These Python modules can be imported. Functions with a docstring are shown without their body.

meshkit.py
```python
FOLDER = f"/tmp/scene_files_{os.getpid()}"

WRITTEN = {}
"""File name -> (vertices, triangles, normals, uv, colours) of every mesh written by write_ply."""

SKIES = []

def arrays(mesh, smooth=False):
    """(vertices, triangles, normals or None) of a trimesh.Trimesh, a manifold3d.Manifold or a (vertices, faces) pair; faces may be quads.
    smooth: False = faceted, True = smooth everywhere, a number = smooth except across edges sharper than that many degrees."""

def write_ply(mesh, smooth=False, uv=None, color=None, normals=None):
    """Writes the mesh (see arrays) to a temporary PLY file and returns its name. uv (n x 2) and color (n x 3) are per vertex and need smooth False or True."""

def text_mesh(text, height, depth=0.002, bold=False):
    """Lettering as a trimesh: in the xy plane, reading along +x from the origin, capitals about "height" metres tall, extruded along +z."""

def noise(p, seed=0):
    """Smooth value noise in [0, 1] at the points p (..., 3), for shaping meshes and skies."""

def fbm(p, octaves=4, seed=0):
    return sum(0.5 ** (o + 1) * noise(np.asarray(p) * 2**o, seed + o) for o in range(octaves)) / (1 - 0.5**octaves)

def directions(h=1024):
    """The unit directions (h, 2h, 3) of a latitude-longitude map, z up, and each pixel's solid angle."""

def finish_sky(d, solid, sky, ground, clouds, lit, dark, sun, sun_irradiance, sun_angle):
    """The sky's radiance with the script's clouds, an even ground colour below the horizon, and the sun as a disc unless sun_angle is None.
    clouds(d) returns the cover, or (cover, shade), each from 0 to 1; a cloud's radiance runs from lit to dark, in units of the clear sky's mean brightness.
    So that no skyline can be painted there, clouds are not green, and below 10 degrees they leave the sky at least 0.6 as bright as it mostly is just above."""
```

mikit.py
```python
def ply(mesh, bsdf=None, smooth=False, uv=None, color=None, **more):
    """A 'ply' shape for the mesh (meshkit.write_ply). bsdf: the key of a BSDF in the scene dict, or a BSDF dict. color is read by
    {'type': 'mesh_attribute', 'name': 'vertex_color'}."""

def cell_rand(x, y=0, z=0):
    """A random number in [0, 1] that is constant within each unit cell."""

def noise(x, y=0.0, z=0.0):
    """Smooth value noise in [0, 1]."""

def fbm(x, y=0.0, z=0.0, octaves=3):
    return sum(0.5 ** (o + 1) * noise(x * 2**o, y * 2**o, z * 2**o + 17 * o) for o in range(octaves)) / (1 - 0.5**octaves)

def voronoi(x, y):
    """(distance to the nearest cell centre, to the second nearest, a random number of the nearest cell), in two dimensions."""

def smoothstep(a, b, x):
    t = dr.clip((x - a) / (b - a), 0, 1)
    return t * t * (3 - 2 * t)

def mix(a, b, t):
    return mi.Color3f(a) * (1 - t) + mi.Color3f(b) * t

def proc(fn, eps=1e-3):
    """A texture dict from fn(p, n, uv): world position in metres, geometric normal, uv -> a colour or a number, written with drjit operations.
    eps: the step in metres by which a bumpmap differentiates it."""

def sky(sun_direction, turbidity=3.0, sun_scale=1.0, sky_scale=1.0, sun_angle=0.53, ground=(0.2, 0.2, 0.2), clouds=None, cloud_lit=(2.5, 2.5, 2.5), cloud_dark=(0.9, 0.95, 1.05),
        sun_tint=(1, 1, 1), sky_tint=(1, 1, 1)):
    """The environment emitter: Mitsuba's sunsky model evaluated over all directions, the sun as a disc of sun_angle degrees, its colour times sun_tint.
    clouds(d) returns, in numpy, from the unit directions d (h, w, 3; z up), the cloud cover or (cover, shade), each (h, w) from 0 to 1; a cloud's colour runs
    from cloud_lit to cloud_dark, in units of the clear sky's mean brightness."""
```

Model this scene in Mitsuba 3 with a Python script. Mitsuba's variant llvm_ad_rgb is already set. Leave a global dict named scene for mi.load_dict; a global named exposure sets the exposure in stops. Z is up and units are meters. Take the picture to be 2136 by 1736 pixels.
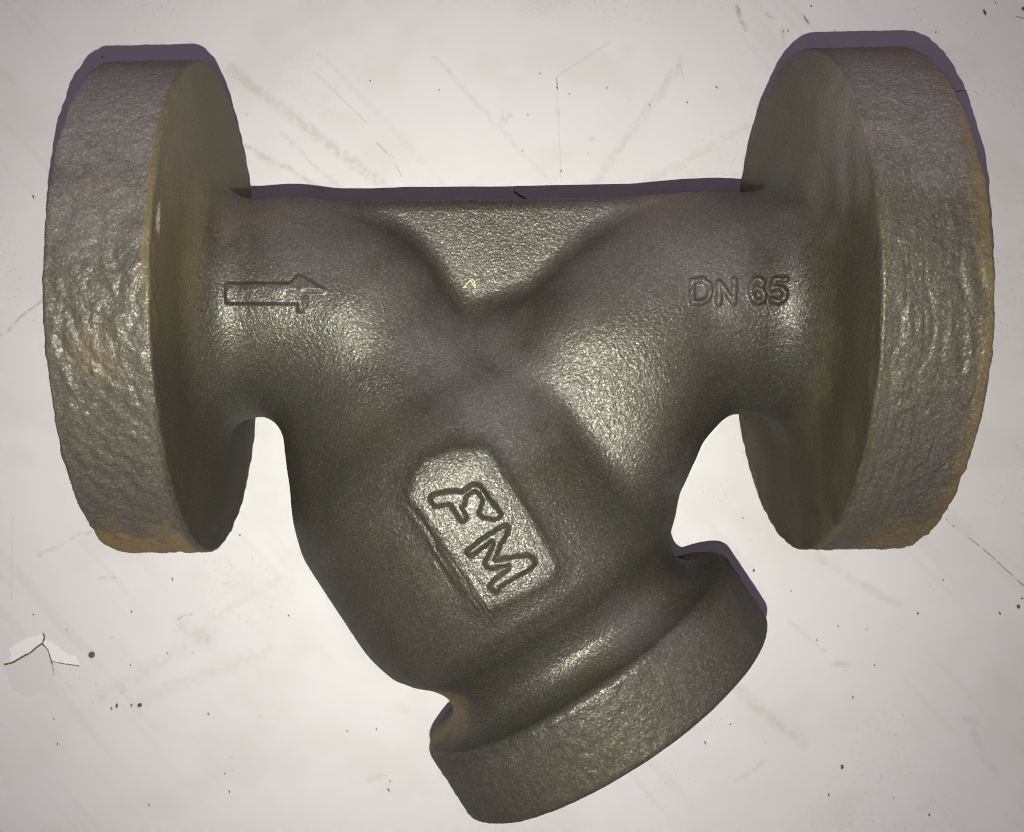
import math
import numpy as np, trimesh, shapely, mitsuba as mi, drjit as dr
import mikit, meshkit
from mikit import noise, fbm, smoothstep, mix
from shapely.geometry import Polygon, LineString, MultiPoint
from shapely.ops import unary_union

T = mi.ScalarTransform4f
scene, labels = {}, {}
MM = 0.001

# ------------------------------------------------------------------ camera, light, exposure
EYE = np.array([-15.53, -43.32, 516.54]) * MM
RIGHT = np.array([0.99933132, -0.00806979, -0.03566211])
UP = np.array([0.00952138, 0.99912509, 0.04072332])
BACK = np.array([0.03530228, -0.04103564, 0.99853384])
scene['camera'] = {
    'type': 'perspective', 'fov_axis': 'x', 'fov': 2 * math.degrees(math.atan(1068 / 2315.1)),
    'principal_point_offset_x': 188.95 / 2136, 'principal_point_offset_y': 86.80 / 1736,
    'near_clip': 0.02, 'far_clip': 10.0,
    'to_world': T().look_at(origin=EYE.tolist(), target=(EYE - BACK).tolist(), up=UP.tolist())}
FLASH = np.array([-16.19, -68.73, 518.3]) * MM
AIM = FLASH + np.array([-0.003, 0.024, -0.5])
scene['phone_flash'] = {                                   # the phone's flash beside its lens, a beam that weakens towards its rim
    'type': 'spot', 'to_world': T().look_at(origin=FLASH.tolist(), target=AIM.tolist(), up=[0, 1, 0]),
    'beam_width': 11.5, 'cutoff_angle': 50.0, 'intensity': {'type': 'rgb', 'value': [0.935, 0.918, 0.83]}}
scene['room_light'] = {'type': 'constant', 'radiance': {'type': 'rgb', 'value': [0.118, 0.097, 0.134]}}   # dim light of the room
exposure = 0.0

SPECKS= [(-56.9, 116.8), (-24.4, 111.8), (17.2, 99.3), (14.5, 82.1), (36.5, 108.9), (30.8, 111.9), (54.2, 111.2), (64.8, 105.7), (74.0, 102.8), (91.3, 103.7), (105.0, 110.6), (32.3, 72.4), (45.1, 81.0), (23.1, 118.7), (228.9, 143.3), (246.3, 144.6), (149.5, 148.1), (234.1, 147.8), (206.4, 134.6), (136.5, 136.6), (138.6, 136.5), (160.2, 136.4), (-216.3, -132.7), (-200.4, -140.0), (-179.1, -143.3), (-169.9, -131.5), (-153.0, -150.9), (-141.5, -150.4), (-188.2, -173.3), (-176.8, -174.9), (-165.9, -174.6), (-169.8, -174.6), (-179.2, -176.2), (-186.7, -164.9), (-133.9, -178.5), (-204.5, -192.5), (-170.3, -156.2), (-206.3, -180.9), (-150.7, -116.5), (-119.0, -96.2), (-204.5, -192.5), (-161.5, -220.2), (-109.7, -179.5), (-126.1, -205.8), (-69.3, -186.5), (-55.8, -185.4), (-133.7, -178.4), (-124.1, -214.1), (-51.6, -206.5), (-49.7, -208.9), (-50.4, -213.1), (-96.3, -133.4), (113.2, -89.4), (117.7, -113.4), (134.3, -122.8), (168.2, -140.0), (145.6, -145.1), (171.2, -156.4), (158.0, -158.8), (161.1, -170.7), (105.8, -182.9), (155.5, -201.8), (94.3, -191.3), (121.4, -190.9), (179.9, -188.0), (149.3, -214.5), (178.2, -215.8), (193.9, -223.1), (227.8, -133.1), (236.0, -130.0), (237.9, -126.3), (191.2, -133.0), (155.2, -138.7), (203.1, -117.9), (-217.5, 64.1)]
STREAKS=[
(-123.1, 123.4, -49.9, 65.9, 4, 0.55, 0),
(-116.1, 86.8, -78.9, 65.2, 2, 0.6, 0),
(-82.2, 120.8, -59.0, 97.0, 0.35, 0.8, 1),
(-26.3, 127.4, 29.4, 64.7, 1.6, 0.35, 1),
(55.5, 132.8, 30.6, 116.9, 0.5, 0.5, 1),
(30.6, 116.9, 31.1, 111.1, 0.3, 1.3, 2),
(31.1, 111.1, 32.2, 67.0, 0.35, 0.45, 1),
(89.6, 123.9, 46.5, 64.4, 3, 0.4, 1),
(118.5, 92.1, 70.4, 65.2, 2.5, 0.25, 1),
(-80.9, 130.8, -21.1, 65.5, 2.0, 0.2, 1),
(-99.7, 92.4, -70.8, 66.2, 1.5, 0.35, 0),
(-53.9, 87.0, -46.4, 79.8, 0.7, 0.8, 0),
(-45.2, 76.9, -42.4, 71.0, 0.4, 0.9, 1),
(88.5, 122.8, 83.2, 114.2, 0.9, 0.8, 1),
(88.5, 122.8, 89.5, 115.8, 0.4, 0.8, 1),
(115.1, 147.6, 118.3, 138.3, 1.6, 1.5, 0),
(124.7, 148.8, 132.5, 143.0, 1.1, 0.9, 1),
(145.3, 144.5, 149.0, 140.5, 0.8, 1.3, 2),
(136.5, 136.6, 137.7, 130.2, 2.0, 0.6, 1),
(243.4, 141.2, 246.8, 140.2, 0.4, 1.2, 2),
(221.1, 107.6, 225.1, 105.4, 0.5, 0.5, 1),
(214.9, 106.6, 220.7, 107.2, 0.35, 2, 2),
(-147.8, -134.6, -141.9, -133.2, 1.0, 0.9, 1),
(-182.8, -171.0, -133.2, -141.3, 6, 0.25, 1),
(-163.3, -171.0, -105.0, -150.0, 5, 0.22, 0),
(-226.6, -87.0, -226.8, -125.8, 0.5, 0.35, 1),
(-214.6, -105.5, -190.0, -94.0, 1.2, 0.5, 1),
(-186.0, -115.7, -178.1, -115.8, 1.2, 0.5, 1),
(-146.8, -137.5, -135.1, -144.2, 6, 0.35, 0),
(-174.5, -170.0, -172.1, -168.1, 0.8, 0.9, 1),
(-59.0, -207.8, -54.2, -206.3, 2, 0.35, 1),
(-114.7, -135.6, -109.8, -139.4, 2.5, 0.25, 1),
(-134.1, -135.6, -100.1, -116.5, 3, 0.2, 0),
(-44.4, -175.6, -41.6, -176.5, 3, 0.25, 0),
(205.3, -90.5, 208.6, -94.0, 0.5, 0.9, 2),
(215.2, -99.1, 220.2, -103.0, 0.5, 0.9, 2),
(220.2, -103.0, 239.0, -120.6, 0.5, 0.8, 2),
(235.0, -116.7, 239.0, -120.6, 0.9, 0.8, 2),
(105.7, -164.7, 138.4, -191.1, 4, 0.4, 0),
(152.7, -156.6, 159.6, -155.4, 2, 0.5, 1),
(210.5, -179.9, 216.3, -182.5, 2, 0.45, 1),
(214.5, -187.5, 222.4, -202.7, 3, 0.3, 1),
(107.4, -208.5, 119.5, -200.4, 1.5, 0.4, 1),
(190.0, -220.5, 195.2, -217.1, 2.0, 0.3, 1),
(145.3, -106.6, 183.1, -129.8, 2.5, 0.3, 0),
(132.7, -136.6, 149.5, -149.4, 1.2, 0.3, 1),
(-233.2, -1.8, -210.3, 17.3, 1.0, 0.8, 0),
]
BLOBS=[
(6.8, 98.1, 4.5, 0.5, 0),(-96.2, 102.9, 4, 0.4, 0),(-103.8, 105.6, 1.2, 1.2, 0),(31.0, 100.0, 3, 0.35, 0),(46.8, 87.6, 2, 0.4, 1),(-75.2, 102.5, 2.5, 0.3, 1),(-114.9, 101.5, 2, 0.4, 1),(-185.1, 130.9, 1.2, 0.9, 2),]
CRACK= {'main': [(-229.7, -155.9), (-226.0, -155.1), (-221.2, -152.2), (-217.5, -150.5), (-214.5, -147.8), (-211.8, -146.1), (-211.0, -143.6), (-211.6, -141.6)], 'right': [(-211.8, -146.6), (-209.8, -148.5), (-208.5, -151.0), (-208.2, -152.9), (-207.2, -155.9), (-206.3, -161.7), (-203.9, -167.6)], 'flake': [(-211.3, -144.4), (-208.5, -144.9), (-206.0, -146.6), (-203.0, -149.0), (-199.5, -151.2), (-196.0, -152.4), (-194.0, -156.3), (-201.0, -155.4), (-207.5, -154.2), (-208.5, -150.5), (-210.0, -147.8), (-211.5, -146.1)], 'flake2': [(-226.0, -154.9), (-227.3, -153.4), (-226.8, -150.5), (-228.0, -149.0), (-224.5, -146.6), (-219.1, -143.6), (-213.5, -142.2), (-211.6, -141.9), (-211.3, -143.9), (-212.0, -145.8), (-214.8, -147.5), (-217.8, -150.2), (-221.5, -151.9)], 'flake3': [(-229.5, -156.8), (-226.5, -155.9), (-221.2, -152.7), (-217.5, -151.0), (-214.5, -148.3), (-212.0, -147.1), (-210.0, -148.8), (-208.7, -151.5), (-208.5, -153.9), (-206.9, -159.8), (-205.4, -165.6), (-211.9, -169.5), (-219.9, -171.0), (-225.9, -167.6), (-227.9, -162.7)]}

# ------------------------------------------------------------------ materials
def seg_dist(x, y, x0, y0, x1, y1):
    dx, dy = x1 - x0, y1 - y0
    t = dr.clip(((x - x0) * dx + (y - y0) * dy) / (dx * dx + dy * dy), 0, 1)
    return dr.sqrt(dr.square(x - x0 - t * dx) + dr.square(y - y0 - t * dy))

def table_colour(p, n, uv):
    x, y = p.x * 1000, p.y * 1000
    wob = (fbm(x / 6, y / 6, 3.0, 3) - 0.5)
    wx, wy = x + wob * 3.0, y + (fbm(x / 5, y / 5, 9.0, 2) - 0.5) * 2.5
    brk = fbm(x / 2.2, y / 2.2, 5.0, 3)
    tone = fbm(x / 60, y / 60, 1.0, 4)
    c = mix((0.765, 0.757, 0.747), (0.825, 0.82, 0.812), tone)
    film = smoothstep(0.42, 0.75, fbm(x / 26 + 7, y / 20, 2.0, 4)) * 0.25
    c = mix(c, (0.66, 0.65, 0.585), film)
    u, v = x * 0.74 + y * 0.67, -x * 0.67 + y * 0.74                 # long faint wiping marks across the board
    wipe = smoothstep(0.56, 0.76, fbm(u / 5.5, v / 70, 4.0, 3)) * smoothstep(0.4, 0.65, fbm(x / 70, y / 70, 6.0, 2))
    c = mix(c, (0.62, 0.605, 0.55), wipe * 0.19)
    beige, grey, dark = mi.Float(0), mi.Float(0), mi.Float(0)
    for (x0, y0, x1, y1, w, a, k) in STREAKS:
        qx, qy = (wx, wy) if w > 0.7 else (x + wob * 0.8, y)
        d = seg_dist(qx, qy, x0, y0, x1, y1)
        m = a * (1 - smoothstep(0.1 * w, 1.15 * w, d)) * ((0.25 + 0.75 * smoothstep(0.2, 0.75, brk)) if w > 1.3 else smoothstep(0.25, 0.65, brk) if w > 0.6 else smoothstep(0.2, 0.45, brk))
        if k == 0: beige = dr.maximum(beige, m)
        elif k == 1: grey = dr.maximum(grey, m)
        else: dark = dr.maximum(dark, m)
    for (x0, y0, r, a, k) in BLOBS:
        d = dr.sqrt(dr.square(wx - x0) + dr.square(wy - y0))
        m = a * (1 - smoothstep(0.3 * r, r, d)) * smoothstep(0.3, 0.65, brk)
        if k == 0: beige = dr.maximum(beige, m)
        elif k == 1: grey = dr.maximum(grey, m)
        else: dark = dr.maximum(dark, m)
    c = mix(c, (0.43, 0.39, 0.30), dr.clip(beige * 0.62, 0, 1))
    c = mix(c, (0.36, 0.345, 0.32), dr.clip(grey * 0.5, 0, 1))
    c = mix(c, (0.16, 0.15, 0.13), dr.clip(dark * 0.7, 0, 1))
    cell = noise(x / 0.55, y / 0.55, 2.0) * smoothstep(0.45, 0.7, fbm(x / 40, y / 40, 8.0, 2))
    c = mix(c, (0.35, 0.33, 0.29), smoothstep(0.86, 0.95, cell) * 0.45)          # fine dust
    return c

def table_bump(p, n, uv):
    x, y = p.x * 1000, p.y * 1000
    return fbm(x / 1.3, y / 1.3, 0.0, 2) * 0.5 + fbm(x / 14, y / 14, 3.0, 2)

scene['mat_table'] = {'type': 'twosided', 'bsdf': {'type': 'bumpmap', 'scale': 0.00006,
    'tex': mikit.proc(table_bump, eps=2e-4),
    'bsdf': {'type': 'principled', 'base_color': mikit.proc(table_colour), 'roughness': 0.62, 'specular': 0.3}}}

def spot(x, y, z, cx, cy, cz, r, w):
    """A soft patch, its border broken up by the noise w."""
    d = dr.sqrt(dr.square(x - cx) + dr.square(y - cy) + dr.square((z - cz)))
    return 1 - smoothstep(0.25, 1.25, d / r + (w - 0.5) * 0.7)

RUST = [(-98, 30, 118, 19, .42), (-84, 34, 116, 19, .42), (-68, 36, 114, 15, .3), (-84, -40, 84, 20, .9), (-22, -144, 108, 17, .6), (-20, -166, 88, 17, .9),
        (-128, -24, 184, 12, .28), (13, -10, 118, 11, .22), (20, -18, 126, 9, .2), (98, -38, 70, 16, .55), (62, 37, 112, 15, .3), (84, -36, 92, 15, .35),
        (36, -150, 150, 24, .08), (40, -196, 130, 16, .45), (-125, 88, 120, 20, .3)]
PURPLE = [(-66, 22, 128, 30, .55), (-38, 2, 128, 20, .45), (-14, -14, 134, 26, .75), (0, -30, 146, 26, .8), (62, 24, 122, 42, .75), (36, 6, 125, 25, .5),
          (-128, 62, 160, 46, 1), (128, 60, 160, 44, 1), (-128, 25, 180, 24, .45), (48, -118, 140, 22, .35), (70, -118, 120, 20, .35), (66, -70, 120, 18, .35), (-98, 8, 130, 12, .4)]

def rust(p):
    x, y, z = p.x * 1000, p.y * 1000, p.z * 1000
    w = fbm(x / 7, y / 7, z / 7, 4)
    fine = noise(x / 0.9, y / 0.9, z / 0.9)
    m = mi.Float(0)
    for (cx, cy, cz, r, a) in RUST:
        m = dr.maximum(m, a * spot(x, y, z, cx, cy, cz, r, w))
    ax = dr.abs(x)
    rim = smoothstep(110.5, 113.0, ax)                                          # the flange rims
    low = smoothstep(-73, -84, y + (w - 0.5) * 22 + smoothstep(-112, -122, x) * 3) * rim * dr.select(x < 0, 0.9, 0.65 * smoothstep(115, 135, x)) * (0.45 + 0.55 * smoothstep(0.38, 0.6, fbm(x / 4.0, y / 1.1, z / 1.6, 3) + smoothstep(-78, -93, y) * 0.12))
    top = smoothstep(70, 86, y + (w - 0.5) * 18) * rim * dr.select(x < 0, 0.5, 0.5 + 0.4 * smoothstep(128, 141, x))
    edge = smoothstep(134, 142, x + (w - 0.5) * 9) * 0.5
    inner = (1 - rim) * smoothstep(101, 108.5, ax) * dr.select(x < 0, 0.62 * smoothstep(-35, 15, y) + 0.15, 0.24 + 0.22 * smoothstep(0.45, 0.7, fbm(x / 9, y / 16, z / 12, 3)))
    m = dr.maximum(dr.maximum(dr.maximum(m, low), top), dr.maximum(edge, inner))
    m = m * smoothstep(0.0, 0.55, fine + m * 0.8 - 0.15)                        # dark scale breaks through the rust
    return dr.clip(dr.maximum(m, 0.05 * smoothstep(0.4, 0.8, fbm(x / 16, y / 16, z / 16 + 40, 3))), 0, 1)

def purple(p):
    """Heat tint: pale purple-grey oxide."""
    x, y, z = p.x * 1000, p.y * 1000, p.z * 1000
    w = fbm(x / 9, y / 9, z / 9 + 5, 3)
    pv = mi.Float(0)
    for (cx, cy, cz, r, a) in PURPLE:
        pv = dr.maximum(pv, a * spot(x, y, z, cx, cy, cz, r, w))
    return pv

def glint(p):
    """Few bright crystal faces among many dull ones in the cast skin."""
    x, y, z = p.x * 1000, p.y * 1000, p.z * 1000
    k = 1 / 0.46
    r = mikit.cell_rand((0.80 * x + 0.55 * y + 0.23 * z) * k + 500, (-0.58 * x + 0.74 * y + 0.34 * z) * k + 500, (0.13 * x - 0.40 * y + 0.91 * z) * k + 500)
    return r * r * r * r * r

def cast_colour(p, n, uv):
    x, y, z = p.x * 1000, p.y * 1000, p.z * 1000
    big = fbm(x / 30, y / 30, z / 30 + 20, 3)
    fine = noise(x / 0.8, y / 0.8, z / 0.8 + 9)
    c = mix((0.034, 0.032, 0.024), (0.042, 0.040, 0.032), smoothstep(0.3, 0.7, big))
    film = smoothstep(110.3, 111.5, dr.abs(x)) + smoothstep(0, 4, (x * 0.545 - y * 0.8385) - 124.5)     # drier skin on the three rims
    c = mix(c, (0.088, 0.082, 0.065), dr.clip(film, 0, 1) * dr.select(dr.abs(x) > 110, 0.75, 0.3))
    w = fbm(x / 9, y / 9, z / 9 + 5, 3)
    pv = purple(p)
    c = mix(c, mix((0.106, 0.093, 0.093), (0.180, 0.159, 0.159), smoothstep(100, 112, dr.abs(x))), pv)
    r = rust(p)
    rc = mix((0.220, 0.142, 0.044), (0.180, 0.134, 0.066), fbm(x / 11, y / 11, z / 11 + 60, 2))
    face = smoothstep(100, 106, dr.abs(x)) * (1 - smoothstep(110.4, 112.5, dr.abs(x)))
    rc = mix(rc, (0.135, 0.112, 0.060), face)                                     # thinner olive-brown bloom on the inner faces
    rc = mix(rc, (0.185, 0.146, 0.118), smoothstep(8, 22, y) * smoothstep(-105, -98, x) * smoothstep(-48, -62, x))
    c = mix(c, rc, r)
    chip = 1 - smoothstep(0.5, 1.0, dr.sqrt(dr.square((y - 20) / 5.5) + dr.square((z - 175 + 0.25 * (y - 20)) / 2.6) + dr.square((x + 109) / 4)) + (noise(x / 1.2, y / 1.2, z / 1.2) - 0.5) * 0.9)
    c = mix(c, (0.42, 0.39, 0.31), chip * 0.65)                                    # a fresh bright nick on the left flange
    return c * (0.74 + 0.28 * fine + (1 - 0.75 * r) * 0.8 * glint(p))

def cast_bare(p, n, uv):
    """How much bare metal shows through the skin of scale."""
    dry = smoothstep(110.3, 111.5, dr.abs(p.x * 1000)) * 0.15 + smoothstep(0, 4, (p.x * 545 - p.y * 838.5) - 124.5) * 0.55
    return (0.050 + 0.18 * glint(p)) * (1 - 0.85 * rust(p)) * (1 - 0.35 * purple(p)) * (1 - dr.clip(dry, 0, 0.55))

def cast_grain(p, n, uv):
    a, b, c = p.x * 1000, p.y * 1000, p.z * 1000
    x, y, z = 0.80 * a + 0.55 * b + 0.23 * c + 90, -0.58 * a + 0.74 * b + 0.34 * c + 90, 0.13 * a - 0.40 * b + 0.91 * c + 90
    patch = fbm(x / 14, y / 14, z / 14, 2)                                        # sand grain is coarser here, finer there
    g = (0.25 + 0.6 * patch) * noise(x / 0.85, y / 0.85, z / 0.85) + 0.55 * noise(x / 0.50 + 7, y / 0.50, z / 0.50) + 0.3 * noise(x / 0.31, y / 0.31 + 7, z / 0.31)
    return g * (1 - 0.45 * rust(p))

scene['mat_cast'] = {'type': 'twosided', 'bsdf': {'type': 'bumpmap', 'scale': 0.00019,
    'tex': mikit.proc(cast_grain, eps=1e-4),
    'bsdf': {'type': 'blendbsdf', 'weight': mikit.proc(cast_bare),
             'dull_skin': {'type': 'principled', 'base_color': mikit.proc(cast_colour), 'roughness': 0.6, 'specular': 0.15},
             'bare_metal': {'type': 'principled', 'base_color': {'type': 'rgb', 'value': [0.56, 0.545, 0.47]}, 'metallic': 1.0, 'roughness': 0.43}}}}
def plain(name, rgb, rough=0.8):
    scene[name] = {'type': 'twosided', 'bsdf': {'type': 'principled', 'base_color': {'type': 'rgb', 'value': list(rgb)}, 'roughness': rough, 'specular': 0.3}}
plain('mat_grit', (0.11, 0.105, 0.092)); plain('mat_pebble', (0.13, 0.125, 0.11)); plain('mat_gap', (0.17, 0.13, 0.08))
plain('mat_flake', (0.92, 0.915, 0.90), 0.6); plain('mat_flake_worn', (0.745, 0.735, 0.715), 0.7); plain('mat_straw', (0.72, 0.60, 0.30), 0.6); plain('mat_twig', (0.07, 0.05, 0.03))

# ------------------------------------------------------------------ the table
def put(key, mesh, mat, smooth=False):
    m = mesh.copy(); m.vertices = m.vertices * MM
    scene[key] = mikit.ply(m, mat, smooth=smooth)

table = trimesh.creation.box((1400, 1000, 18)); table.apply_translation((0, 0, -9))
put('table_top', table, 'mat_table')
labels['table_top'] = {'label': 'scuffed white painted table top under the casting', 'kind': 'structure'}

def sheet(pts, z0, z1, bend=None):
    """A thin flake lying on the table: polygon pts between z0 and z1, its rim rounded off a little."""
    poly = Polygon(pts).buffer(0)
    m = trimesh.creation.extrude_polygon(poly, z1 - z0, engine='earcut'); m.apply_translation((0, 0, z0))
    return m
gap = unary_union([LineString(CRACK['main']).buffer(0.42), LineString(CRACK['right'][:5]).buffer(0.34), LineString(CRACK['right'][4:]).buffer(0.12),
                   LineString([(-207.5, -154.4), (-203, -155.4), (-194.5, -156.6)]).buffer(0.22), LineString([(-227, -150.2), (-231, -148.2), (-238, -145)]).buffer(0.2),
                   LineString([(-229.6, -157), (-227.9, -162.5), (-225.9, -167.4), (-220, -170.8)]).buffer(0.16)]).simplify(0.05)
rg = np.random.default_rng(5)
def rough_edge(poly, a, seed):
    c = np.array(poly.segmentize(0.6).exterior.coords)[:-1]
    r = np.random.default_rng(seed); c = c + r.normal(0, a, c.shape)
    return Polygon(c).buffer(0)
gap = rough_edge(max(getattr(gap, 'geoms', [gap]), key=lambda g: g.area), 0.07, 3)
put('table_top__crack', sheet(max(getattr(gap, 'geoms', [gap]), key=lambda g: g.area).exterior.coords, 0.004, 0.03), 'mat_gap')
labels['table_top__crack'] = {'label': 'brown forked crack in the white paint'}
for i, (nm, h, mat, lab) in enumerate([('flake', 0.55, 'mat_flake', 'bright white paint flake lifting right of the crack'),
                                       ('flake2', 0.40, 'mat_flake', 'pale paint flake left above the crack'),
                                       ('flake3', 0.12, 'mat_flake_worn', 'grey worn paint patch below the crack')]):
    pg = Polygon(CRACK[nm]).buffer(0)
    if nm != 'flake3': pg = pg.difference(gap.buffer(0.05))
    pg = max(getattr(pg, 'geoms', [pg]), key=lambda g: g.area)
    pg = rough_edge(pg, 0.10, 20 + i)
    pg = max(getattr(pg, 'geoms', [pg]), key=lambda g: g.area)
    m = sheet(pg.exterior.coords, 0.008 if nm != 'flake3' else 0.002, h if nm != 'flake3' else 0.0035)
    if nm != 'flake3':                                              # lifted at the crack, flat at the far end
        far = np.linalg.norm(m.vertices[:, :2] - [-210.5, -146], axis=1)
        top = m.vertices[:, 2] > 0.1
        m.vertices[top, 2] = 0.02 + (h - 0.02) * np.clip(1 - far[top] / 15.0, 0, 1)
    key = 'table_top__paint_flake' + ('' if i == 0 else f'_{i:03d}')
    put(key, m, mat); labels[key] = {'label': lab}

# ------------------------------------------------------------------ the casting as a distance field (mm; pipe axis = x axis, z = 0 on the axis)
AXZ = 92.6
FX, FT, FR = 109.3, 33.2, 92.5
BD, BE, B0 = np.array([0.545, -0.8385]), np.array([0.8385, 0.545]), np.array([-40.3, -26.2])    # branch direction, across, origin
PS = np.array([-30, -20, -5, 11, 28, 42, 60, 80, 92, 99, 105, 110, 115, 120, 126, 150.])
PR = np.array([38, 39.0, 42.6, 47.8, 58.6, 63.4, 64.0, 64.4, 63.2, 59.6, 53.8, 50.8, 49.4, 49.2, 50, 50.])
PE = np.array([-3, -3.5, -5.5, -7.8, -5.2, -3.6, -3.0, -2.2, -0.8, 0, 0, 0, 0, 0, 0, 0.])            # the cone swells to the left first
from scipy.interpolate import PchipInterpolator
_pr = PchipInterpolator(PS, PR); _sg = np.linspace(-30, 150, 721); _rg = _pr(_sg); _rs = _pr(_sg, 1); _eg = PchipInterpolator(PS, PE)(_sg)

def smin(a, b, k):
    h = np.maximum(k - np.abs(a - b), 0) / k
    return np.minimum(a, b) - h * h * k * 0.25
def smax(a, b, k): return -smin(-a, -b, k)
def disc(ax, rho, half, R, rd):
    qx, qy = np.abs(ax) - half + rd, rho - R + rd
    return np.minimum(np.maximum(qx, qy), 0) + np.hypot(np.maximum(qx, 0), np.maximum(qy, 0)) - rd
def capsule(P, a, b, ra, rb, tall=1.0):
    a, b = np.array(a, float), np.array(b, float); ab = b - a
    t = np.clip(((P[:, 0] - a[0]) * ab[0] + (P[:, 1] - a[1]) * ab[1]) / (ab @ ab), 0, 1)
    return np.sqrt((P[:, 0] - a[0] - t * ab[0]) ** 2 + (P[:, 1] - a[1] - t * ab[1]) ** 2 + (P[:, 2] / tall) ** 2) - (ra + (rb - ra) * t)

WEB = Polygon([(-84, 37.2), (-56, 39.0), (56, 39.0), (84, 37.2), (45, 5), (5, -16), (-12, -14), (-45, 10)])
PLATE = Polygon([(-27.6, -57.0), (-18, -53.6), (-7.5, -53.6), (-4.2, -60), (13.4, -89.2), (12.4, -92.8), (-6.5, -103.2), (-9.9, -100.9), (-31.6, -69.05), (-31.2, -63)])
def poly_sd(poly, P):
    """Signed distance in the xy plane by half planes (convex polygons)."""
    c = np.array(shapely.geometry.polygon.orient(poly, 1).exterior.coords); d = np.full(len(P), -1e9)
    for a, b in zip(c[:-1], c[1:]):
        e = (b - a) / np.linalg.norm(b - a)
        d = np.maximum(d, (P[:, 0] - a[0]) * e[1] - (P[:, 1] - a[1]) * e[0])
    return d
PLATE_H, WEB_H = PLATE.convex_hull.buffer(-1.8).simplify(0.05).convex_hull, WEB.convex_hull
PTS_WEB = 15.5

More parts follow.
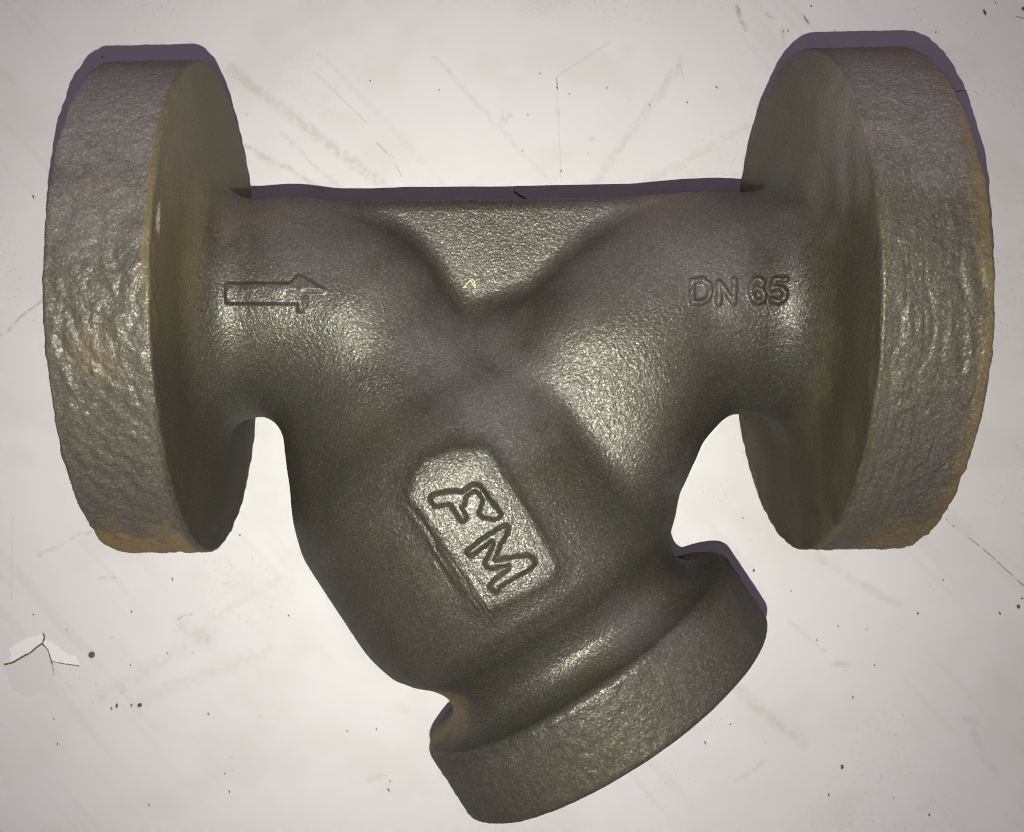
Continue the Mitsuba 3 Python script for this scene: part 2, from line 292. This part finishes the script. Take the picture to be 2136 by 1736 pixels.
def parts(P):
    x, y, z = P.T
    rho = np.hypot(y, z)
    fl = disc(x + FX + FT / 2, rho, FT / 2, FR, 1.2)
    fr = disc(x - FX - FT / 2, rho, FT / 2, FR, 1.2)
    # shallow hub cone on the flanges' inner faces
    left = capsule(P, (-122, 0), (-80, 0), 41.2, 41.2)
    q = P[:, :2] - B0
    s, e = q @ BD, q @ BE
    sc = np.clip(s, -30, 150)
    br = np.hypot(e - np.interp(sc, _sg, _eg), z)
    r, dr_ = np.interp(sc, _sg, _rg), np.interp(sc, _sg, _rs)
    ch = np.where(s < -24, np.sqrt((s + 24) ** 2 + br ** 2) - 38.5, (br - r) / np.sqrt(1 + dr_ ** 2))
    ch = np.maximum(ch, s - 138)
    neckl = smin(left, capsule(P, (-80, 0), (-60, -6), 41.2, 40.8), 4)
    el = capsule(P, (122, 0), (80, -0.4), 41.2, 41.2)
    bend = capsule(P, (49, -16), (37, -29), 41.8, 43.0, 1.1)
    for a, b, ra, rb, tall in [((37, -29), (28, -46), 43.0, 44.0, 1.25), ((28, -46), (24, -60), 44.0, 42.0, 1.22)]:
        bend = smin(bend, capsule(P, a, b, ra, rb, tall), 4)
    bend = smax(bend, np.abs(z) - 45.2 - 0.05 * (x - 30) - 0.02 * (y + 40), 9)          # the outlet bend is flat on top
    for a, b, ra, rb in [((80, -.4), (68, -1.6), 41.2, 41.2), ((68, -1.6), (55, -9.5), 41.2, 41.6), ((55, -9.5), (49, -16), 41.6, 41.8)]:
        el = smin(el, capsule(P, a, b, ra, rb), 4)
    el = smin(el, bend, 5)
    web = smax(poly_sd(WEB_H, P), np.abs(z) - PTS_WEB, 6)
    bf = disc(s - 136.8, np.hypot(e + 0.7, z), 14.2, 66.2, 2.8)
    return fl, fr, neckl, el, ch, web, bf, s, br

def sdf(P, which=False):
    fl, fr, neckl, el, ch, web, bf, s, br = parts(P)
    body = smin(neckl, ch, 9)
    body = smin(body, el, 4 + 15 * np.exp(-((P[:, 0] - 4) ** 2 + (P[:, 1] + 6) ** 2) / 14.0 ** 2))
    saddle = np.sqrt((P[:, 0] - 6) ** 2 + (P[:, 1] + 29.5) ** 2 + P[:, 2] ** 2) - 33.5      # fillet below the web's point
    body = smin(body, saddle, 7)
    body = smin(body, web, 5)
    body = smin(body, bf, 14)
    pl = smax(poly_sd(PLATE_H, P), np.maximum(P[:, 2] - 61.9 + 0.04 * ((P[:, :2] - B0) @ BE + 2) - 0.05 * np.minimum(((P[:, :2] - B0) @ BD) - 60, 0), 48 - P[:, 2]), 1.6)
    d = smin(body, pl, 9.5)
    d = smin(d, fl, 21); d = smin(d, fr, 21)
    rho = np.hypot(P[:, 1], P[:, 2])
    bore = np.maximum(rho - 33, 70 - np.abs(P[:, 0]))                # the cored passages open at the three flange faces
    bb = np.maximum(br - 42, 70 - s)
    d = np.maximum(d, -np.minimum(bore, bb))
    return (d, (fl, fr, neckl, el, ch, web, bf, s, br, body, pl)) if which else d

def grid_field(h, lo, hi):
    """The field on a grid: exact near the surface, coarse elsewhere."""
    k = 5
    n = [int(math.ceil((b - a) / h / k)) * k for a, b in zip(lo, hi)]
    ax = [a + h * np.arange(m) for a, m in zip(lo, n)]
    cx = [a[::k] + h * (k - 1) / 2 for a in ax]
    C = np.stack(np.meshgrid(*cx, indexing='ij'), -1).reshape(-1, 3)
    D = sdf(C).reshape([len(c) for c in cx])
    near = np.abs(D) < h * k * 1.9
    F = np.repeat(np.repeat(np.repeat(D, k, 0), k, 1), k, 2).astype(np.float32)
    M = np.repeat(np.repeat(np.repeat(near, k, 0), k, 1), k, 2)
    I = np.argwhere(M)
    out = np.empty(len(I), np.float32)
    for a in range(0, len(I), 400000):
        J = I[a:a + 400000]
        out[a:a + 400000] = sdf(np.stack([ax[i][J[:, i]] for i in range(3)], 1))
    F[M] = out
    return F, np.array(lo)

def surface_nets(F, lo, h):
    S = F < 0
    cnt = sum(S[a:S.shape[0] - 1 + a, b:S.shape[1] - 1 + b, c:S.shape[2] - 1 + c].astype(np.uint8) for a in (0, 1) for b in (0, 1) for c in (0, 1))
    C = np.argwhere((cnt > 0) & (cnt < 8))
    idx = np.full(cnt.shape, -1, np.int32); idx[tuple(C.T)] = np.arange(len(C))
    acc, num = np.zeros((len(C), 3)), np.zeros(len(C))
    co = [np.array([a, b, c]) for a in (0, 1) for b in (0, 1) for c in (0, 1)]
    V = [F[tuple((C + o).T)] for o in co]
    for i in range(8):
        for j in range(i + 1, 8):
            if np.abs(co[i] - co[j]).sum() == 1:
                m = (V[i] < 0) != (V[j] < 0)
                t = V[i][m] / (V[i][m] - V[j][m])
                acc[m] += co[i] + t[:, None] * (co[j] - co[i]); num[m] += 1
    verts = lo + h * (C + acc / num[:, None])
    quads = []
    for ax_ in range(3):
        o = np.eye(3, dtype=int)[ax_]; u, v = np.eye(3, dtype=int)[(ax_ + 1) % 3], np.eye(3, dtype=int)[(ax_ + 2) % 3]
        sl = [slice(1, -1)] * 3; sl[ax_] = slice(0, -1); sh = [slice(1, -1)] * 3; sh[ax_] = slice(1, None)
        a, b = S[tuple(sl)], S[tuple(sh)]
        E = np.argwhere(a != b); flip = a[tuple(E.T)]
        E = E + np.array([0 if i == ax_ else 1 for i in range(3)])
        q = np.stack([idx[tuple((E - d).T)] for d in (u + v, v, 0 * u, u)], 1)
        q[~flip] = q[~flip][:, ::-1]
        quads.append(q)
    Q = np.vstack(quads)
    return verts, np.vstack([Q[:, [0, 1, 2]], Q[:, [0, 2, 3]]])

def gradient(P, e=0.05):
    g = np.stack([sdf(P + e * d) - sdf(P - e * d) for d in np.eye(3)], 1)
    return g / np.maximum(np.linalg.norm(g, axis=1, keepdims=True), 1e-9)
def project(P, steps=2):
    for _ in range(steps):
        g = gradient(P)
        P = P - np.clip(sdf(P), -0.8, 0.8)[:, None] * g
    return P

H = 1.1
F, lo = grid_field(H, (-148, -222, -98), (148, 98, 98))
V, Fc = surface_nets(F, lo, H)
del F
V = project(V, 2)

def refine(V, Fc, mask):
    v, f = trimesh.remesh.subdivide(V, Fc, face_index=np.flatnonzero(mask))
    return np.array(v), np.array(f)
c = V[Fc].mean(1)
fn = np.cross(V[Fc[:, 1]] - V[Fc[:, 0]], V[Fc[:, 2]] - V[Fc[:, 0]]); fn /= np.linalg.norm(fn, axis=1, keepdims=True) + 1e-12
view = EYE / MM - np.array([0, 0, AXZ]) - c; view /= np.linalg.norm(view, axis=1, keepdims=True)
V, Fc = refine(V, Fc, ((fn * view).sum(1) > -0.25) & (c[:, 2] > -75))
V = project(V, 1)

# ---- cast skin: orange peel, the hammered rims, flow lines
G = gradient(V)
x, y, z = V.T
fl, fr, neckl, el, ch, web, bf, s, br = parts(V)
rho = np.hypot(y, z)
nz = lambda q, o, seed: meshkit.fbm(q, o, seed) - 0.5
d = 0.3 * nz(V / 12.0, 2, 3) + 0.10 * nz(V / 2.2, 2, 1)
d += 0.5 * nz(V / 30.0, 2, 8)
rim = np.clip((rho - 86) / 4, 0, 1) * (np.abs(x) > FX - 1)
ang = np.arctan2(y, z) * FR
inset = np.clip(np.minimum(np.abs(x) - FX, FX + FT - np.abs(x)) / 4, 0.25, 1)      # the arrises stay cleaner than the rim between them
rimL, rimR = rim * (x < 0) * inset, rim * (x > 0) * inset
qL = np.stack([x / 3.2 + ang / 9.0, ang / 6.5 - x / 20, 0 * x], 1)
d += rimL * (1.55 * nz(qL, 3, 11) * np.clip((85 - ang) / 70, 0.25, 1) + 0.45 * nz(V / 1.7, 2, 12))
qR = np.stack([x / 3.0 + 0.7 * np.sin(ang / 40), ang / 17.0, 0 * x + 3], 1)
ridge = np.abs(nz(qR, 2, 21)) * 2
zone = np.clip((20 - ang) / 50, 0, 1)
d += rimR * ((0.9 * nz(qR, 3, 22) - 0.55 * np.clip(0.2 - ridge, 0, 1) * 4) * (0.25 + 0.75 * zone) + 0.42 * nz(V / 1.8, 2, 13))
rb = np.clip((br - 64) / 4, 0, 1) * (s > 122)
angb = np.arctan2((V[:, :2] - B0) @ BE, z) * 70
d += rb * (0.8 * nz(np.stack([s / 3.2, angb / 3.2, 0 * s], 1), 2, 31) + 0.55 * nz(V / 1.7, 2, 14))
edge = np.clip(1 - np.abs(np.abs(x) - FX - FT) / 5, 0, 1) * (rho > 80)          # chipped outer arrises
d += edge * (1.1 * nz(V / np.array([30, 9, 9.]), 3, 41) + 0.6 * nz(V / 2.5, 2, 43))
edgei = np.clip(1 - np.abs(np.abs(x) - FX) / 3, 0, 1) * (rho > 84)
d += edgei * 0.9 * nz(V / 5.0, 2, 42)
ledge = np.clip(1 - np.abs(poly_sd(PLATE_H, V) - 3.5) / 6.0, 0, 1) * (z > 45)        # torn sand around the badge
d += ledge * 1.7 * nz(np.stack([(V[:, :2] @ BE) / 1.6, (V[:, :2] @ BD) / 9, 0 * z], 1), 3, 51) * np.clip(-((V[:, :2] - B0) @ BE + 4) / 10, 0.25, 1)
flat = np.clip((PTS_WEB + 1.0 - np.abs(z)) / 0.5, 0, 1) * 0
V = V + G * d[:, None]

# ---- raised marks
def stroke(pts, r): return LineString(pts).buffer(r)
LETTER_F = unary_union([Polygon([(-24.83, -68.8), (-24.04, -68.03), (-20.26, -67.26), (-17.74, -67.12), (-15.23, -67.45), (-15.09, -68.7), (-15.42, -70.58), (-16.36, -70.42), (-16.52, -71.35), (-14.83, -74.65), (-15.3, -75.11), (-17.47, -71.82), (-18.24, -70.09), (-20.28, -69.61), (-22.8, -70.07), (-24.05, -70.22)]).buffer(0),
    Polygon([(-12.07, -65.12), (-10.5, -65.05), (-9.1, -66.39), (-7.56, -69.06), (-4.62, -72.67), (-3.7, -73.92), (-5.27, -74.54), (-8.4, -73.9), (-9.17, -73.27), (-7.88, -69.21), (-8.64, -67.64), (-9.88, -65.91), (-11.76, -65.35)]).buffer(0),
    stroke([(-15.8, -67.9), (-11.76, -65.28)], 0.15)])
LETTER_M = unary_union([stroke([(-12.78, -85.68), (-10.54, -84.07), (-8.45, -82.46), (-6.51, -81.14), (-4.73, -80.41)], 0.33),
    Polygon([(-5.77, -80.99), (-3.97, -79.08), (-1.59, -78.21), (-2.06, -79.83), (-3.41, -82.03), (-4.38, -82.92), (-5.04, -82.03)]),
    stroke([(-4.38, -82.92), (-4.92, -84.68), (-5.98, -86.89), (-6.59, -88.51)], 0.33),
    Polygon([(-7.63, -89.24), (-7.03, -88.21), (-6.15, -88.36), (-5.42, -89.54), (-6.31, -90.13), (-7.35, -89.83)]),
    stroke([(-5.86, -89.47), (-2.6, -89.11), (0.06, -88.61), (2.14, -88.1)], 0.33),
    Polygon([(0.06, -88.68), (2.14, -88.1), (4.8, -87.67), (5.98, -87.96), (7.0, -89.44), (5.06, -90.9), (1.79, -92.51), (-1.93, -94.85), (-4.31, -96.17), (-4.76, -97.35), (-6.09, -96.61), (-4.44, -94.7), (-0.27, -91.92), (0.49, -90.45), (0.05, -89.71)]).buffer(0)])
LETTER_D = stroke([(63.77, -3.9), (63.9, 3.37), (67.85, 3.91), (69.67, 2.13), (69.97, -0.45), (69.12, -2.79), (66.78, -3.93), (63.77, -3.9)], 0.36)
LETTER_N = stroke([(72.79, -4.24), (73.04, 2.79), (77.89, -4.06), (78.27, 3.66)], 0.36)
DIGIT_6 = stroke([(87.83, 2.37), (87.96, 3.07), (86.82, 3.79), (85.2, 3.58), (84.25, 1.95), (83.95, -1.09), (84.6, -3.21), (86.21, -3.93), (88.07, -3.25), (88.34, -1.15), (87.22, 0.51), (85.84, 0.76), (84.44, 0.07)], 0.36)
DIGIT_5 = stroke([(95.59, 3.73), (92.13, 3.68), (90.91, 0.46), (92.31, 1.03), (94.15, 0.89), (95.38, -0.76), (95.11, -2.63), (93.36, -4.01), (91.06, -3.28)], 0.36)
ARROW = Polygon([(-96.2, 4.1), (-74.2, 3.9), (-71.3, 6.9), (-60, 0.3), (-70.9, -5.0), (-71.6, -2.3), (-96.2, -1.8)])
#       polygon, height, slope width, key
MARKS = [(LETTER_F, 1.5, 1.7, 'pipe_strainer__badge_plate__letter', 'raised cast letter F'), (LETTER_M, 1.5, 1.7, 'pipe_strainer__badge_plate__letter_001', 'raised cast letter M'),
         (LETTER_D, 1.3, 1.15, 'pipe_strainer__outlet_neck__letter', 'raised cast letter D'), (LETTER_N, 1.3, 1.15, 'pipe_strainer__outlet_neck__letter_001', 'raised cast letter N'),
         (DIGIT_6, 1.3, 1.15, 'pipe_strainer__outlet_neck__digit', 'raised cast digit 6'), (DIGIT_5, 1.3, 1.15, 'pipe_strainer__outlet_neck__digit_001', 'raised cast digit 5'),
         (ARROW, 1.3, 1.3, 'pipe_strainer__inlet_neck__flow_arrow', 'raised cast arrow pointing right')]
allm = unary_union([m[0].buffer(m[2] + 1.0) for m in MARKS])
c = V[Fc].mean(1)
sel = (c[:, 2] > 30) & shapely.contains_xy(allm, c[:, 0], c[:, 1])
V, Fc = refine(V, Fc, sel)
mark_of = np.full(len(V), -1)
up = np.flatnonzero(V[:, 2] > 30)
for i, (poly, hgt, w, *_r) in enumerate(MARKS):
    b = poly.bounds
    k = up[(V[up, 0] > b[0] - w - 1) & (V[up, 0] < b[2] + w + 1) & (V[up, 1] > b[1] - w - 1) & (V[up, 1] < b[3] + w + 1)]
    dist = shapely.distance(poly, shapely.points(V[k, :2]))
    wob = 1 + 0.5 * nz(V[k] / 2.5, 2, 70 + i)
    t = np.clip(1 - dist / (w * wob), 0, 1)
    if poly is ARROW:                                              # the arrow's tip and lower barb have half melted into the skin
        low = np.clip((2.5 - V[k, 1]) / 2.0, 0, 1)
        hgt = hgt * (1 - low * np.clip((V[k, 0] + 70.8) / 3.0, 0, 1)) * np.clip((-60.5 - V[k, 0]) / 3.0, 0, 1) * np.clip(1.2 - V[k, 1] / 14, 0.6, 1) * (1 + 0.6 * nz(V[k] / 4, 2, 80))
    elif hgt < 1.45: hgt = hgt * (1 + 0.9 * nz(V[k] / 2.5, 2, 81))
    V[k, 2] += hgt * (0.6 * t + 0.4 * t * t * (3 - 2 * t))
    mark_of[k[t > 0.02]] = i

# ---- one mesh of the casting, cut into its named parts
N = np.zeros_like(V)
cr = np.cross(V[Fc[:, 1]] - V[Fc[:, 0]], V[Fc[:, 2]] - V[Fc[:, 0]])
for k in range(3):
    for a in range(3): N[:, a] += np.bincount(Fc[:, k], cr[:, a], len(V))
N /= np.linalg.norm(N, axis=1, keepdims=True) + 1e-12
c = V[Fc].mean(1)
_, (fl, fr, neckl, el, ch, web, bf, s, br, body, pl) = sdf(c, True)
crho = np.hypot(c[:, 1], c[:, 2])
part = np.full(len(Fc), 'body', dtype=object)
part[(c[:, 0] < -62) & (neckl < ch + 4)] = 'inlet_neck'
part[(c[:, 0] > 60) & (el < ch)] = 'outlet_neck'
part[(web < np.minimum(np.minimum(neckl, ch), el)) & (s < 60)] = 'web'
part[(c[:, 0] < -FX + 1.2) & (crho > 45) | (c[:, 0] < -FX - 1)] = 'flange'
part[(c[:, 0] > FX - 1.2) & (crho > 45) | (c[:, 0] > FX + 1)] = 'flange_001'
part[(s > 121)] = 'cover_flange'
part[(poly_sd(PLATE_H, c) < 1.2) & (c[:, 2] > 48)] = 'badge_plate'
keys = {p: 'pipe_strainer__' + p for p in ('body', 'inlet_neck', 'outlet_neck', 'web', 'flange', 'flange_001', 'cover_flange', 'badge_plate')}
face_key = np.array([keys[p] for p in part], dtype=object)
fm = mark_of[Fc].max(1)
from scipy.sparse import coo_matrix
from scipy.sparse.csgraph import connected_components
for i, m in enumerate(MARKS):                                      # the one connected piece of each mark; stray faces stay with the surface
    fi = np.flatnonzero(fm == i); f = Fc[fi]
    _, lab = connected_components(coo_matrix((np.ones(3 * len(f)), (f.ravel(), np.roll(f, 1, 1).ravel())), shape=(len(V), len(V))), False)
    comp = lab[f[:, 0]]; fi = fi[comp == np.bincount(comp).argmax()]
    face_key[fi] = m[3]; labels[m[3]] = {'label': m[4]}
for key in sorted(set(face_key)):
    f = Fc[face_key == key]
    u, inv = np.unique(f, return_inverse=True)
    v = (V[u] + [0, 0, AXZ]) * MM
    path = meshkit.write_ply((v, inv.reshape(-1, 3)), False, normals=N[u])
    scene[key] = {'type': 'ply', 'filename': path, 'face_normals': False, 'bsdf': {'type': 'ref', 'id': 'mat_cast'}}
labels['pipe_strainer'] = {'label': 'rough dark grey cast metal Y-shaped strainer body with three flanges', 'category': 'pipe fitting'}
labels['pipe_strainer__flange'] = {'label': 'left pipe flange with a rough pitted rim and an ochre rusty end'}
labels['pipe_strainer__flange_001'] = {'label': 'right pipe flange with wavy flow lines on its rim'}
labels['pipe_strainer__cover_flange'] = {'label': 'smaller slanted flange at the end of the branch'}
labels['pipe_strainer__web'] = {'label': 'flat sparkling triangular web between the two pipe arms'}
labels['pipe_strainer__badge_plate'] = {'label': 'raised flat name plate slanting down the chamber'}

# ------------------------------------------------------------------ small things
def curl(pts, r):
    pts = np.array(pts, float)
    t = np.linspace(0, 1, len(pts)); tt = np.linspace(0, 1, 8 * len(pts))
    path = np.stack([PchipInterpolator(t, pts[:, i])(tt) for i in range(3)], 1)
    a = np.linspace(0, 2 * np.pi, 7)[:-1]
    return trimesh.creation.sweep_polygon(Polygon(np.stack([r * np.cos(a), 0.6 * r * np.sin(a)], 1)), path)
wz = AXZ + PTS_WEB
put('wood_shaving', curl([(-14.3, 5.2, wz + .35), (-12.6, 6.9, wz + .9), (-11.6, 7.8, wz + 1.3), (-10.8, 6.6, wz + .9), (-9.8, 5.2, wz + .4), (-9.9, 6.0, wz + .9), (-10.3, 7.6, wz + 1.6), (-10.9, 8.2, wz + 1.5), (-11.4, 7.9, wz + 1.2)], 0.22), 'mat_straw', True)
labels['wood_shaving'] = {'label': 'tiny curled yellow wood shaving on the flat web of the strainer', 'category': 'wood shaving'}
put('twig_splinter', curl([(10.2, 63.2, .5), (12, 61.7, .6), (14.1, 60.5, .6), (16, 59.4, .5)], 0.3), 'mat_twig', True)
labels['twig_splinter'] = {'label': 'short dark splinter half in the shadow behind the strainer', 'category': 'splinter'}

def grit(r, seed, squash=0.6, stretch=1.0):
    g = np.random.default_rng(seed)
    m = trimesh.creation.icosphere(subdivisions=1, radius=1.0)
    m.vertices *= (1 + g.normal(0, 0.16, (len(m.vertices), 1)))
    m.vertices *= np.array([r * stretch, r, r * squash])
    m.apply_transform(trimesh.transformations.rotation_matrix(g.uniform(0, 6.28), [0, 0, 1]))
    m.apply_translation([0, 0, -m.bounds[0, 2] + 0.004])
    return m
m = trimesh.creation.icosphere(subdivisions=3, radius=1.45); m.vertices *= 1 + 0.22 * (meshkit.fbm(m.vertices / 0.8, 2, 4)[:, None] - 0.5)
m.apply_translation([-188.2, -151.2, -m.bounds[0, 2] + 0.004]); put('round_pebble', m, 'mat_pebble', True)
labels['round_pebble'] = {'label': 'small round dark grey pebble right of the cracked paint', 'category': 'pebble'}
big = {(-165.9, -174.6): 1.0, (-169.8, -174.6): .45, (-176.8, -174.9): .55, (228.9, 143.3): .65, (246.3, 144.6): .8, (155.5, -201.8): .7, (236.0, -130.0): .8, (227.8, -133.1): .4, (-103.0, 105.6): .5}
OWN = {(-165.9, -174.6): 'dark speck at the right end of a short row of specks at lower left', (-176.8, -174.9): 'small speck in the middle of a short row of specks at lower left',
       (-169.8, -174.6): 'tiny speck just left of the darkest speck in the short row at lower left', (228.9, 143.3): 'black oblong speck above the right flange near the top right corner',
       (246.3, 144.6): 'dark speck cut by the right edge in the top right corner', (155.5, -201.8): 'dark speck below and right of the slanted branch flange, largest there',
       (236.0, -130.0): 'dark speck beside the lower end of the dotted scratch at the right edge', (-217.5, 64.1): 'dark speck alone on the table left of the left flange'}
g = np.random.default_rng(77)
variants = [grit(1.0, i, stretch=1 + 0.5 * (i % 3)) for i in range(6)]
for i, (px, py) in enumerate(SPECKS):
    r = big.get((px, py), float(g.uniform(0.2, 0.42)))
    m = variants[i % 6].copy(); m.vertices *= r; m.apply_translation((px, py, 0.004))
    key = 'grit_speck' if i == 0 else f'grit_speck_{i:03d}'
    put(key, m, 'mat_grit')
    own = OWN.get((px, py))
    labels[key] = {'label': own, 'category': 'grit speck'} if own else {'label': 'tiny dark grit speck lying on the white table', 'category': 'grit speck', 'group': 'dark grit specks scattered over the white table'}
